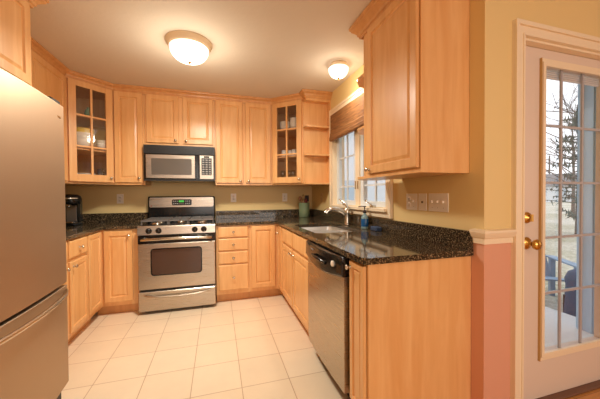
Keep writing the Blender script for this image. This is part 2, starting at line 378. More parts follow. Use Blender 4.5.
CROWN_BIG = [(0, 2.352), (.010, 2.352), (.012, 2.366), (.020, 2.370), (.024, 2.386), (.042, 2.404), (.054, 2.414), (.056, 2.424), (.064, 2.428), (.066, 2.4485), (0, 2.4485)]
def crown(path, parents, CROWN=CROWN):
    P = [Vector(p) for p in path]; n = len(P); off = []
    for i in range(n):
        nn = []
        for a, b in ((i-1, i), (i, i+1)):
            if a >= 0 and b < n: d = (P[b]-P[a]).normalized(); nn.append(Vector((d.y, -d.x)))
        m = sum(nn, Vector((0, 0))).normalized(); off.append(m/max(.3, m.dot(nn[0])))
    k = len(CROWN)
    for i in range(n-1):
        if parents[i] is None: continue
        vs = [Vector((P[j].x+off[j].x*o, P[j].y+off[j].y*o, z)) for j in (i, i+1) for o, z in CROWN]
        fs = [(a, (a+1) % k, k+(a+1) % k, k+a) for a in range(k)]+[tuple(range(k)), tuple(range(k, 2*k))]
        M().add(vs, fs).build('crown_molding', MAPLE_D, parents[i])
UB, UT = 1.350, 2.388
# --- back wall uppers
FB = Fr((0, -.31, 0))
ua = thing('wall_cabinet', (-.155, -.155, UB), 'maple wall cabinet with one raised-panel door, left of the over-microwave cabinet', 'cabinet')
M().box(-.308, -.002, 0, .305, UB, UT, FB).build('carcass', MAPLE, ua); door(ua, FB, -.30, -.02, 1.374, 2.383, -.055, 1.425)
ub = thing('wall_cabinet', (.381, -.155, 1.80), 'short two-door maple wall cabinet mounted above the microwave', 'cabinet')
M().box(0, .762, 0, .305, 1.80, UT, FB).build('carcass', MAPLE, ub); door(ub, FB, .018, .358, 1.834, 2.383, .325, 1.865); door(ub, FB, .406, .744, 1.834, 2.383, .44, 1.865)
uc = thing('wall_cabinet', (1.118, -.155, UB), 'tall two-door maple wall cabinet right of the microwave', 'cabinet')
M().box(.764, 1.470, 0, .305, UB, UT, FB).build('carcass', MAPLE, uc); door(uc, FB, .778, 1.098, 1.374, 2.383, 1.065, 1.40); door(uc, FB, 1.132, 1.448, 1.374, 2.383, 1.165, 1.40)
def diag_cab(P0, P1, wall_poly, label, knobx):
    L = (Vector(P1)-Vector(P0)).length; F = Fr((P0[0], P0[1], 0), (P1[0]-P0[0], P1[1]-P0[1]))
    t = thing('corner_wall_cabinet', ((P0[0]+P1[0])/2, (P0[1]+P1[1])/2, UB), label, 'cabinet')
    b = M(); b.prism(wall_poly, UB, UB+.02); b.prism(wall_poly, UT-.02, UT)
    n = len(wall_poly)
    for i in range(1, n):     # side and back panels, not the front
        a, c = Vector(wall_poly[i]), Vector(wall_poly[(i+1) % n]); d = (c-a).normalized(); q = Vector((-d.y, d.x))*.012
        if (Vector(((P0[0]+P1[0])/2, (P0[1]+P1[1])/2))-a).dot(q) < 0: q = -q
        b.add([Vector((p.x, p.y, z)) for z in (UB+.02, UT-.02) for p in (a, c, c+q, a+q)], [(0, 1, 2, 3), (4, 5, 6, 7), (0, 1, 5, 4), (1, 2, 6, 5), (2, 3, 7, 6), (3, 0, 4, 7)])
    b.build('carcass', MAPLE, t)
    f = M(); f.box(0, .035, 0, .02, UB, UT, F); f.box(L-.035, L, 0, .02, UB, UT, F); f.box(.035, L-.035, 0, .02, UB, UB+.035, F); f.box(.035, L-.035, 0, .02, UT-.03, UT, F)
    f.build('face_frame', MAPLE, t)
    c = Vector((sum(p[0] for p in wall_poly)/n, sum(p[1] for p in wall_poly)/n))
    ins = [tuple(c+(Vector(p)-c)*.93) for p in wall_poly]
    for z in (1.70, 2.035): M().prism(ins, z, z+.018).build('shelf', MAPLE, t)
    x0, x1, z0, z1, s = .018, L-.018, 1.374, 2.383, .066
    d = M()
    for a, b2 in ((x0, x0+s), (x1-s, x1)): d.box(a, b2, -.020, 0, z0, z1, F, c=.002)
    d.box(x0+s, x1-s, -.0195, 0, z0, z0+s+.008, F); d.box(x0+s, x1-s, -.0195, 0, z1-s+.012, z1, F)
    m = (x0+x1)/2; d.box(m-.010, m+.010, -.0185, -.002, z0+s, z1-s+.012, F)
    for z in (1.732, 2.045): d.box(x0+s, x1-s, -.018, -.003, z-.009, z+.009, F)
    dd = d.build('door', MAPLE, t)
    M().box(x0+s-.004, x1-s+.004, -.009, -.006, z0+s, z1-s+.012, F).build('pane', CABGLASS, dd)
    knob(dd, F, knobx(L), 1.42)
    return t, F, L
PL0, PL1 = (-.625, -.612), (-.310, -.31)
ug, FG, LG = diag_cab(PL0, PL1, [PL0, PL1, (-.310, -.002), (XL+.002, -.002), (XL+.002, -.612)], 'glass-door corner wall cabinet holding yellow bowls, left above the coffee maker', lambda L: L-.045)
PR0, PR1 = (1.472, -.31), (1.80, -.612)
uh, FH, LH = diag_cab(PR0, PR1, [PR0, PR1, (XR-.002, -.612), (XR-.002, -.002), (1.472, -.002)], 'glass-door corner wall cabinet with glassware, beside the open corner shelves', lambda L: L-.045)
# --- open shelf unit at the end of the right run
ue = thing('open_shelf_unit', (1.96, -.67, UB), 'open three-tier maple end shelf between glass cabinet and window', 'shelf')
def shelf_poly(y0, y1, r=.06): # y0: cabinet side, y1: free side
    s = 1 if y1 > y0 else -1
    return [(1.802, y0), (XR-.014, y0), (XR-.014, y1)]+[(1.802+r-r*math.sin(a*PI/12), y1-s*r+s*r*math.cos(a*PI/12)) for a in range(0, 7)]
YS = -.722
M().box(1.80, XR-.002, -.626, -.613, UB, UT).build('back_panel', MAPLE, ue); M().box(XR-.014, XR-.002, YS, -.626, UB, UT).build('side_panel', MAPLE, ue)
for z in (UB, 1.695, 2.035): M().prism(shelf_poly(-.626, YS, .03), z, z+.018).build('shelf', MAPLE, ue)
M().prism([(1.80, -.626), (XR-.014, -.626), (XR-.014, YS), (1.80, YS)], 2.345, UT).build('top_board', MAPLE, ue)
# --- left wall
FLU = Fr((-.625, -1.802, 0), (0, 1))
uf = thing('wall_cabinet', (-.78, -1.215, UB), 'maple wall cabinet on the left wall between fridge cabinet and glass corner cabinet', 'cabinet')
M().box(0, 1.187, 0, .313, UB, UT, FLU).build('carcass', MAPLE, uf); door(uf, FLU, .03, .60, 1.374, 2.383, .56, 1.42); door(uf, FLU, .625, 1.17, 1.374, 2.383, .665, 1.42)
FFR = Fr((-.272, -2.78, 0), (0, 1))
ud = thing('wall_cabinet', (-.61, -2.3, 1.845), 'deep maple cabinet directly above the refrigerator', 'cabinet')
M().box(0, .975, 0, .666, 1.845, UT, FFR).build('carcass', MAPLE, ud); door(ud, FFR, .02, .47, 1.872, 2.349, .43, 1.91); door(ud, FFR, .49, .935, 1.872, 2.349, .53, 1.91)
crown([(-.272, -2.78), (-.272, -1.805), (-.560, -1.805)], [ud, ud], CROWN_BIG)
crown([(-.627, -1.805), (-.627, -.614), (-.310, -.312), (0, -.312), (.763, -.312), (1.471, -.312), (1.80, -.614), (1.80, YS), (XR-.002, YS)],
      [uf, ug, ua, ub, uc, uh, ue, ue])
# --- right near upper
FRU = Fr((1.80, -2.085, 0), (0, -1))
ur = thing('wall_cabinet', (1.96, -2.37, 1.335), 'large maple wall cabinet in the right foreground above the switch plates', 'cabinet')
M().box(0, .578, 0, .318, 1.335, UT, FRU).build('carcass', MAPLE, ur)
door(ur, FRU, .070, .566, 1.362, 2.349, .095, 1.392)
crown([(XR-.002, -2.045), (1.80, -2.045), (1.80, -2.663), (XR-.002, -2.663)], [ur, ur, ur], CROWN_BIG)
us = thing('open_shelf_unit', (1.96, -1.96, 1.335), 'rounded maple end shelves behind the large foreground wall cabinet', 'shelf')
M().box(1.803, XR-.002, -2.084, -2.074, 1.335, UT).build('back_panel', MAPLE, us)
for z in (1.335, 1.70, 2.075): M().prism([(1.803, -2.074), (XR-.07, -2.074), (XR-.07, -1.865), (1.90, -1.865), (1.87, -1.875), (1.815, -1.955), (1.803, -1.985)], z, z+.018).build('shelf', MAPLE, us)

# --- base cabinets
BT = .884
FBB = Fr((0, -.61, 0))
bl = thing('corner_base_cabinet', (-.35, -.6, 0), 'maple corner base cabinet left of the range with two doors meeting at the inner corner', 'cabinet')
M().prism([(XL+.002, -.002), (-.004, -.002), (-.004, -.61), (-.345, -.61), (-.345, -.940), (XL+.002, -.940)], .10, BT).build('carcass', MAPLE, bl)
door(bl, FBB, -.318, -.062, .142, .868, -.09, .82); FLB = Fr((-.345, -.945, 0), (0, 1)); door(bl, FLB, .012, .295, .142, .868, scale=.8)
toe(bl, FBB, -.41, -.004); toe(bl, FLB, .002, .26)
bm_ = thing('base_cabinet', (-.64, -1.4, 0), 'maple base cabinet with drawer over door between fridge and left corner cabinet', 'cabinet')
FLC = Fr((-.345, -1.845, 0), (0, 1))
M().box(0, .898, 0, .593, .10, BT, FLC).build('carcass', MAPLE, bm_)
drawer(bm_, FLC, .575, .888, .728, .868); door(bm_, FLC, .575, .888, .142, .700, .625, .662, .8)
drawer(bm_, FLC, .02, .545, .728, .868); door(bm_, FLC, .02, .545, .142, .700, .50, .662, .8); toe(bm_, FLC, 0, .898)
bd = thing('drawer_cabinet', (.95, -.31, 0), 'four-drawer maple base cabinet right of the range', 'cabinet')
M().box(.766, 1.138, 0, .608, .10, BT, FBB).build('carcass', MAPLE, bd)
for z0, z1 in ((.745, .870), (.596, .733), (.446, .584), (.146, .434)): drawer(bd, FBB, .790, 1.122, z0, z1)
toe(bd, FBB, .766, 1.138)
be = thing('corner_base_cabinet', (1.55, -.55, 0), 'maple corner base cabinet between drawer stack and sink cabinet', 'cabinet')
M().prism([(1.140, -.002), (XR-.002, -.002), (XR-.002, -.858), (1.485, -.858), (1.485, -.61), (1.140, -.61)], .10, BT).build('carcass', MAPLE, be)
door(be, FBB, 1.160, 1.438, .142, .868); FRB = Fr((1.485, -.63, 0), (0, -1)); door(be, FRB, .012, .215, .142, .868, .04, .775, .55)
toe(be, FBB, 1.140, 1.56); toe(be, FRB, 0, .228)
bs = thing('sink_base_cabinet', (1.8, -1.34, 0), 'two-door maple base cabinet under the sink', 'cabinet')
FRS = Fr((1.485, -.86, 0), (0, -1))
M().box(0, .958, 0, .633, .10, .70, FRS).box(0, .958, 0, .03, .70, BT, FRS).build('carcass', MAPLE, bs)
drawer(bs, FRS, .018, .440, .715, .868, False); drawer(bs, FRS, .462, .935, .715, .868, False)
door(bs, FRS, .018, .440, .142, .690, .400, .655); door(bs, FRS, .462, .935, .142, .690, .50, .655); toe(bs, FRS, 0, .958)
bn = thing('base_cabinet', (1.8, -2.59, 0), 'narrow maple base cabinet with finished end panel at the near counter end', 'cabinet')
FRE = Fr((1.485, -2.495, 0), (0, -1))
M().box(0, .170, 0, .633, .10, BT, FRE).build('carcass', MAPLE, bn)
M().box(.1705, .182, -.001, .633, 0, BT-.001, FRE).build('end_panel', MAPLE, bn)
M().box(.017, .17, .05, .062, 0, .10, FRE).build('toe_kick', MAPLE_D, bn)
door(bn, FRE, .012, .164, .118, .868, .030, .835, .62)

# --- countertops
def counter(name, poly, holes, splashes, label):
    t = thing(name, (poly[0][0], poly[0][1], BT), label, 'countertop')
    M().prism(poly, BT, .916, holes=holes).build('slab', GRANITE, t, bevel=.005)
    for b in splashes: M().box(*b, .9162, 1.018).build('backsplash', GRANITE, t, bevel=.002)
counter('countertop', [(XL+.002, -.002), (-.002, -.002), (-.002, -.638), (-.318, -.638), (-.318, -1.848), (XL+.002, -1.848)], [], [(XL+.002, -.002, -.022, -.002), (XL+.002, XL+.022, -1.848, -.022)], 'dark speckled granite countertop with backsplash left of the range, under the coffee maker')
SX0, SX1, SYa, SYb = 1.535, 1.965, -1.10, -1.80
def rrect(x0, x1, y0, y1, r, n=5): return arc(x1-r, y1-r, r, 0, 90, n)+arc(x0+r, y1-r, r, 90, 180, n)+arc(x0+r, y0+r, r, 180, 270, n)+arc(x1-r, y0+r, r, 270, 360, n)
cp = [(.764, -.002), (.764, -.638), (1.452, -.638), (1.452, -2.662)]+arc(1.482, -2.662, .030, 180, 270, 5)+[(XR-.002, -2.692), (XR-.002, -.002)]
counter('countertop', cp, [rrect(SX0, SX1, SYb, SYa, .05)], [(.764, XR-.002, -.022, -.002), (XR-.022, XR-.002, -2.692, -.022)], 'dark speckled granite L-shaped countertop holding the sink, right of the range')
# sink
sk = thing('kitchen_sink', (1.75, -1.45, .70), 'stainless steel double-bowl sink set into the granite under the window', 'sink')
for n_, (a, b) in enumerate(((-1.425, SYa-.012), (SYb+.012, -1.455))):
    o = rrect(SX0+.012, SX1-.012, a, b, .05); i = rrect(SX0+.03, SX1-.03, a+.02, b-.02, .05); m_ = len(o)
    vs = [Vector((x, y, .882)) for x, y in o]+[Vector((x, y, .71)) for x, y in i]
    M().add(vs, [(k, (k+1) % m_, m_+(k+1) % m_, m_+k) for k in range(m_)]+[tuple(range(m_, 2*m_))], False).build('bowl', SINKM, sk)
    cx, cy = (SX0+SX1)/2, (a+b)/2
    M().lathe([(.001, 0), (.035, .0), (.042, .003), (.044, 0)], c=(cx, cy, .711)).build('drain', NICKEL, sk)
rim = M(); rim.prism(rrect(SX0-.012, SX1+.012, SYb-.012, SYa+.012, .055), .878, .8835, holes=[rrect(SX0+.012, SX1-.012, SYb+.012, -1.455, .05), rrect(SX0+.012, SX1-.012, -1.425, SYa-.012, .05)])
rim.build('rim', SINKM, sk)
# faucet
fx, fy = 2.04, -1.31
fa = thing('faucet', (fx, fy, .916), 'brushed nickel single-lever faucet with pull-out spout behind the sink', 'faucet')
M().lathe([(.001, 0), (.032, 0), (.034, .006), (.032, .012), (.029, .02), (.028, .10), (.031, .12), (.032, .145), (.028, .165), (.012, .178), (.001, .18)], c=(fx, fy, .916), seg=20).build('body', NICKEL, fa)
M().tube([(fx-.01, fy, 1.02), (fx-.05, fy+.005, 1.055), (fx-.10, fy+.01, 1.075), (fx-.16, fy+.015, 1.078), (fx-.20, fy+.018, 1.066), (fx-.22, fy+.02, 1.04)], [.022, .024, .023, .025, .028, .027], 12).build('spout', NICKEL, fa)
M().tube([(fx, fy, 1.09), (fx+.005, fy+.02, 1.11), (fx-.01, fy+.055, 1.145), (fx-.03, fy+.085, 1.165)], [.017, .013, .011, .010], 10).build('lever', NICKEL, fa)

# ================================================================= APPLIANCES
# --- gas range
RX0, RX1 = .003, .759
rg = thing('gas_range', (.381, -.35, 0), 'stainless steel gas range with black grates and green clock display, at centre back wall', 'stove')
M().box(RX0, RX1, -.655, -.024, .03, .895).build('body', mat('range_side', srgb(120, 108, 94), .4, .6), rg)
for x in (.05, .71):
    for y in (-.60, -.08): M().cyl((x, y, 0), .015, .031).build('foot', BLACKM, rg)
M().box(RX0, RX1, -.665, -.10, .895, .917, c=.006).build('cooktop', BLACK, rg)
M().add([Vector((x, y, z)) for x in (RX0, RX1) for y, z in ((-.655, .815), (-.702, .822), (-.694, .900), (-.688, .912), (-.655, .912))], [(0, 1, 2, 3, 4), (9, 8, 7, 6, 5), (0, 5, 6, 1), (1, 6, 7, 2), (2, 7, 8, 3), (3, 8, 9, 4), (4, 9, 5, 0)]).build('control_panel', STEEL, rg)
for x in (.108, .200, .551, .643):
    k = M(); k.lathe([(.001, 0), (.029, 0), (.030, -.005), (.021, -.009), (.020, -.028), (.017, -.032), (.001, -.032)], ax='y', c=(x, -.697, .862), seg=18); k.box(x-.004, x+.004, -.736, -.727, .845, .879)
    k.build('burner_knob', BLACK, rg)
# oven door
od = M(); od.box(RX0+.002, RX1-.002, -.70, -.66, .255, .728, c=.006); odo = od.build('oven_door', STEEL, rg)
M().box(RX0+.002, RX1-.002, -.690, -.66, .73, .812).build('black_band', BLACK, rg)
def rpanel(x0, x1, z0, z1, r, y0, y1):
    p = rrect(x0, x1, z0, z1, r); n = len(p); vs = [Vector((x, y, z)) for y in (y0, y1) for x, z in p]
    return M().add(vs, [tuple(range(n)), tuple(range(2*n-1, n-1, -1))]+[(k, (k+1) % n, n+(k+1) % n, n+k) for k in range(n)])
rpanel(.122, .622, .396, .680, .035, -.7035, -.70).build('window_trim', BLACK, odo); rpanel(.134, .610, .408, .668, .028, -.7050, -.7034).build('oven_window', OVENGLASS, odo)
h = M(); h.tube([(.045, -.690, .772), (.05, -.735, .776), (.10, -.748, .780), (.38, -.752, .784), (.66, -.748, .780), (.71, -.735, .776), (.715, -.690, .772)], .0155, 12); h.build('oven_handle', NICKEL, rg)
M().box(RX0+.02, RX1-.02, -.685, -.655, .238, .256).build('black_gap', BLACKM, rg)
M().box(RX0+.002, RX1-.002, -.702, -.66, .032, .232, c=.006).build('storage_drawer', STEEL, rg)
M().tube([(.06, -.700, .205), (.08, -.720, .198), (.20, -.730, .183), (.38, -.734, .178), (.56, -.730, .183), (.68, -.720, .198), (.70, -.700, .205)], .010, 10).build('drawer_handle', STEEL, rg)
# backguard
bgm = M(); bgm.box(-.026, .755, -.100, -.024, .918, 1.215, c=.012); bgm.build('backguard', BLACK, rg)
rpanel(-.008, .738, 1.082, 1.203, .02, -.108, -.100).build('backguard_panel', STEEL, rg)
dp = rpanel(.245, .475, 1.103, 1.178, .015, -.112, -.108).build('clock_panel', BLACK, rg)
rpanel(.325, .385, 1.142, 1.166, .004, -.1135, -.112).build('display', GREEN_LED, dp, label='lit green clock display')
for kx in (.265, .287, .309, .405, .427, .449):
    for kz in (1.125, 1.155): rpanel(kx-.008, kx+.008, kz-.007, kz+.007, .003, -.1135, -.112).build('button', GREYB, dp)
for kx in (.335, .355, .375): rpanel(kx-.006, kx+.006, 1.118, 1.126, .002, -.1135, -.112).build('button', GREYB, dp)
# small maker badge left on the panel
M().lathe([(.001, 0), (.008, 0), (.008, -.002), (.001, -.002)], ax='y', c=(.015, -.108, 1.10), seg=14).build('badge', mat('red_badge', srgb(150, 60, 40), .4), rg)
# grates and burners
for gx0, gx1 in ((.025, .275), (.29, .472), (.487, .737)):
    g = M(); z0, z1 = .952, .964; t = .0045
    for x in (gx0, gx1): g.box(x-t, x+t, -.63, -.14, z0, z1)
    for y in (-.63, -.385, -.14): g.box(gx0, gx1, y-t, y+t, z0, z1)
    mx = (gx0+gx1)/2; g.box(mx-t, mx+t, -.63, -.14, z0+.001, z1+.001)
    for y in (-.51, -.26): g.box(gx0, gx1, y-t, y+t, z0+.001, z1+.001)
    for x in (gx0, gx1):
        for y in (-.62, -.15): g.cyl((x, y, .916), .008, .037, seg=8)
    g.build('grate', IRON, rg)
for x, y, r in ((.15, -.51, .048), (.15, -.26, .038), (.612, -.51, .045), (.612, -.26, .04), (.381, -.385, .042)):
    b = M(); b.lathe([(.001, 0), (r*1.3, 0), (r*1.3, .004), (r, .006), (r, .012), (r*.9, .016), (.001, .017)], c=(x, y, .9165)); b.build('burner', NICKEL, rg)
# --- microwave
mo = thing('microwave_oven', (.381, -.2, 1.395), 'black and stainless over-the-range microwave mounted under the short wall cabinet', 'microwave')
M().box(.002, .76, -.385, -.003, 1.393, 1.798).build('housing', BLACK, mo)
vg = M(); vg.box(.002, .76, -.395, -.385, 1.702, 1.798)
for k in range(6): vg.box(.02, .742, -.400, -.394, 1.712+.013*k, 1.719+.013*k)
vg.build('vent_grille', BLACKM, mo)
md = M().box(.012, .585, -.400, -.385, 1.412, 1.698, c=.004).build('door', BLACK, mo)
M().box(.026, .542, -.408, -.400, 1.420, 1.690, c=.004).build('door_frame', STEEL, md)
rpanel(.082, .504, 1.462, 1.646, .008, -.4105, -.408).build('window', MWGLASS, md)
M().box(.552, .576, -.412, -.400, 1.42, 1.69, c=.004).build('handle', BLACK, md)
M().box(.590, .748, -.406, -.385, 1.415, 1.695, c=.004).build('keypad', STEEL, mo)
kp = M().box(.612, .726, -.408, -.406, 1.462, 1.662).build('button_field', BLACKM, mo)
rpanel(.640, .700, 1.666, 1.686, .003, -.4085, -.406).build('clock', BLACK, mo)
for r in range(7):
    for c_ in range(3): rpanel(.621+.036*c_, .645+.036*c_, 1.470+.027*r, 1.484+.027*r, .003, -.410, -.408).build('button', GREYB, kp)
M().box(.002, .76, -.395, -.385, 1.393, 1.41).build('bottom_trim', BLACKM, mo)
# --- dishwasher
dwt = thing('dishwasher', (1.8, -2.16, 0), 'stainless dishwasher with black curved control panel beside the sink cabinet', 'dishwasher')
FD = Fr((1.485, -1.835, 0), (0, -1))
M().box(0, .645, 0, .60, .10, .878, FD).build('tub', BLACKM, dwt)
def dwprof(z0, z1, bow): return
dwd = M(); N = 10
vs = []
for i in range(N+1):
    x = .006+.633*i/N; y = -.034-.008*math.sin(PI*i/N)
    vs += [FD(x, 0, .115), FD(x, y, .115), FD(x, y, .875), FD(x, 0, .875)]
fs = [(i*4+j, i*4+(j+1) % 4, i*4+4+(j+1) % 4, i*4+4+j) for i in range(N) for j in range(4)]+[(0, 1, 2, 3), (N*4, N*4+1, N*4+2, N*4+3)]
dwo = dwd.add(vs, fs, False).build('door', STEEL, dwt)
cpn = M(); vs = []
for i in range(N+1):
    x = .002+.641*i/N; s_ = math.sin(PI*i/N); zb = .765-.035*s_; yo = -.052-.018*s_
    vs += [FD(x, -.002, zb), FD(x, yo+.012, zb), FD(x, yo, zb+.012), FD(x, yo+.004, .866), FD(x, yo+.014, .877), FD(x, -.002, .877)]
fs = [(i*6+j, i*6+(j+1) % 6, i*6+6+(j+1) % 6, i*6+6+j) for i in range(N) for j in range(6)]+[tuple(range(6)), tuple(range(N*6, N*6+6))]
cpo = cpn.add(vs, fs, True).build('control_panel', BLACK, dwt, bevel=.002)
dl = M(); dl.lathe([(.001, 0), (.017, 0), (.017, -.010), (.013, -.013), (.001, -.013)], F=FD, ax='y', c=(.545, -.056, .822), seg=16); dl.build('dial', WHITEP, cpo)
hp = M(); hp.tube([(.20, -.064, .80), (.24, -.084, .812), (.32, -.090, .816), (.40, -.084, .812), (.44, -.064, .80)], .011, 8, FD); hp.build('latch_handle', BLACK, cpo)
for q in range(5): M().box(.16+.012*q, .168+.012*q, -.0645-.0015*q, -.05, .838, .846, FD).build('button', GREYB, cpo)
M().box(.01, .635, .05, .06, .0, .112, FD).build('toe_panel', BLACKM, dwt)
# --- refrigerator
fr = thing('refrigerator', (-.5, -2.32, 0), 'tall stainless bottom-freezer refrigerator filling the left foreground', 'refrigerator')
FY0, FY1, FX = -2.775, -1.862, -.086
M().box(XL+.03, -.150, FY0+.005, FY1-.005, .02, 1.735).build('cabinet', mat('fridge_side_grey', srgb(88, 80, 72), .5), fr)
def fdoor(z0, z1):
    N = 16; pts = [(-.148, FY1), (FX-.012, FY1), (FX-.003, FY1-.004), (FX, FY1-.014)]
    for i in range(1, N): t = i/N; pts.append((FX+.022*math.sin(PI*t), FY1-.014-(FY1-FY0-.028)*t))
    pts += [(FX, FY0+.014), (FX-.003, FY0+.004), (FX-.012, FY0), (-.148, FY0)]
    m = M().prism(pts, z0, z1); n = len(pts)
    return m
up_ = fdoor(.708, 1.755).build('upper_door', STEEL_F, fr, bevel=.004)
lo_ = fdoor(.105, .690).build('freezer_drawer', STEEL_F, fr, bevel=.004)
M().box(-.150, -.128, FY0+.01, FY1-.01, .688, .710).build('door_gasket', BLACKM, fr)
hd = M(); pts = []
for i in range(13):
    t = i/12; pts.append((FX+.012+.050*math.sin(PI*t)**.5, FY1-.05-.82*t, .664-.012*math.sin(PI*t)**.8))
hd.tube(pts, .012, 10); hd.build('freezer_handle', NICKEL, fr)
M().box(-.30, -.10, FY1-.11, FY1-.01, 1.757, 1.785, c=.008).build('hinge_cover', BLACKM, fr)
M().box(-.40, -.10, FY0+.02, FY0+.10, 1.757, 1.785, c=.008).build('hinge_cover', BLACKM, fr)
rpanel  # badge on door
bgd = M().box(FX+.0005, FX+.006, FY1-.105, FY1-.055, 1.672, 1.686, c=.002).build('badge', CHROME, up_)
M().box(-.22, -.125, FY0+.03, FY1-.008, .0, .092, c=.004).build('base_grille', mat('grille_grey', srgb(60, 56, 50), .5), fr)
M().box(-.9, -.3, FY0+.1, FY1-.1, 0, .021).build('feet', BLACKM, fr)

# ================================================================= LAMPS
def ceiling_lamp(x, y, R, drop, label, power, rad, k, mul):
    t = thing('ceiling_light', (x, y, CZ), label, 'ceiling light')
    M().lathe([(.001, -.0005), (R, -.0005), (R*1.0, -.008), (R*.965, -.012), (R*.965, -.020), (R*.92, -.026), (R*.92, -.034), (R*.86, -.040), (R*.80, -.044), (.001, -.044)], c=(x, y, CZ), seg=40).build('rim', LAMPRIM, t)
    pr = [(R*k*.93, -.040), (R*k, -.046)]+[(R*k*math.cos(a*PI/20)**.8, -.046-drop*math.sin(a*PI/20)) for a in range(1, 10)]+[(.001, -.046-drop)]
    b = M().lathe(pr, c=(x, y, CZ), seg=40).build('glass_bowl', LAMPWHITE, t)
    b.visible_shadow = True
    M().lathe([(.001, .004), (.013, .004), (.013, -.004), (.006, -.010), (.007, -.016), (.001, -.019)], c=(x, y, CZ-.046-drop), seg=14).build('finial', BRASS, t)
    d = bpy.data.lights.new('ceiling_bulb', 'POINT'); d.energy = power; d.color = (1, .90, .72); d.shadow_soft_size = rad
    l = bpy.data.objects.new('ceiling_bulb', d); l.location = (0, 0, -.046-drop-.03-rad); COL.objects.link(l); l.parent = t
    a = bpy.data.lights.new('ceiling_lamp_glow', 'AREA'); a.shape = 'DISK'; a.size = R*1.6; a.energy = power*mul; a.color = (1, .95, .84); a.spread = math.radians(165)
    al = bpy.data.objects.new('ceiling_lamp_glow', a); al.location = (0, 0, -.046-drop-.035); COL.objects.link(al); al.parent = t
    return t
ceiling_lamp(.583, -1.45, .178, .105, 'large round flush ceiling light glowing over the middle of the kitchen', 10, .12, .84, 2.9)
ceiling_lamp(1.89, -1.45, .074, .085, 'small round flush ceiling light glowing above the sink window', 3.5, .06, 1.28, 1.0)

# ================================================================= WINDOW SHADE
sh = thing('bamboo_shade', (XR-.03, -1.345, 1.85), 'brown woven bamboo roman shade drawn up at the top of the kitchen window', 'window shade')
M().box(XR-.028, XR-.004, WY0+.004, WY1-.004, 2.11, 2.152).build('headrail', BAMBOO, sh)
v = M(); v.box(XR-.040, XR-.030, WY0-.0, WY1+.0, 1.995, 2.155); v.build('valance', BAMBOO, sh)
for k, (z0, z1, dx) in enumerate(((1.925, 2.0, .045), (1.885, 1.955, .052), (1.85, 1.91, .058))):
    pts = [(XR-.006, z1), (XR-dx+.012, z1), (XR-dx, z1-.015), (XR-dx, z0+.012), (XR-dx+.012, z0), (XR-.014, z0+.004)]
    vs = [Vector((x, y, z)) for y in (WY0+.006, WY1-.006) for x, z in pts]; n = len(pts)
    M().add(vs, [tuple(range(n)), tuple(range(2*n-1, n-1, -1))]+[(j, (j+1) % n, n+(j+1) % n, n+j) for j in range(n)]).build('fold', BAMBOO, sh)

# ================================================================= SWITCHES AND OUTLETS
SLOT = mat('slot_dark', srgb(110, 90, 70), .5)
def plate(F, wd_, kinds, label, cat, name, z=1.168, m=WHITEP, group=None):
    t = thing(name, F(0, 0, z), label, cat, group)
    pl = M().box(-wd_/2, wd_/2, -.006, -.0005, z-.0575, z+.0575, F, c=.002).build('plate', m, t)
    n = len(kinds)
    for i, k in enumerate(kinds):
        x = (i-(n-1)/2)*.046
        if k == 'o':
            for dz in (-.02, .02):
                M().lathe([(.001, 0), (.0165, 0), (.0165, -.002), (.001, -.002)], F=F, ax='y', c=(x, -.006, z+dz), seg=16).build('socket', m, t)
                s_ = M(); s_.box(x-.007, x-.005, -.0085, -.008, z+dz-.002, z+dz+.007, F); s_.box(x+.005, x+.007, -.0085, -.008, z+dz-.002, z+dz+.006, F); s_.box(x-.002, x+.002, -.0085, -.008, z+dz-.010, z+dz-.006, F)
                s_.build('slots', SLOT, t)
        elif k == 's':
            M().box(x-.005, x+.005, -.018, -.006, z-.004, z+.012, F, c=.002).build('toggle', m, t)
            M().box(x-.0015, x+.0015, -.0075, -.006, z-.035, z-.032, F).build('screw', SLOT, t)
        elif k == 'j':
            M().lathe([(.001, 0), (.007, 0), (.007, -.004), (.001, -.004)], F=F, ax='y', c=(x, -.006, z), seg=12).build('jack', SLOT, t)
FW = Fr((XR, -2.192, 0), (0, -1)); plate(FW, .116, ['o', 's'], 'wide almond outlet and switch plate nearest the window', 'outlet', 'outlet_plate')
FW = Fr((XR, -2.302, 0), (0, -1)); plate(FW, .080, ['j'], 'single almond cable jack plate with a dark centre hole, middle of three plates', 'wall plate', 'jack_plate')
FW = Fr((XR, -2.440, 0), (0, -1)); plate(FW, .164, ['s', 's', 's'], 'triple almond switch plate nearest the counter end', 'light switch', 'switch_plate')
for x, lb in ((-.346, 'white outlet on back wall left of the range under the glass cabinet'), (.996, 'white outlet on back wall just right of the range'), (1.708, 'white outlet on back wall beside the utensil crock')):
    plate(Fr((x, 0, 0)), .072, ['o'], lb, 'outlet', 'wall_outlet', 1.19)
plate(Fr((XR, -.40, 0), (0, -1)), .072, ['s'], 'tan switch plate on the side wall right of the utensil crock', 'light switch', 'switch_plate', 1.19, mat('tan_plate', srgb(222, 192, 140), .4))

# ================================================================= COUNTER ITEMS
TC = .9165
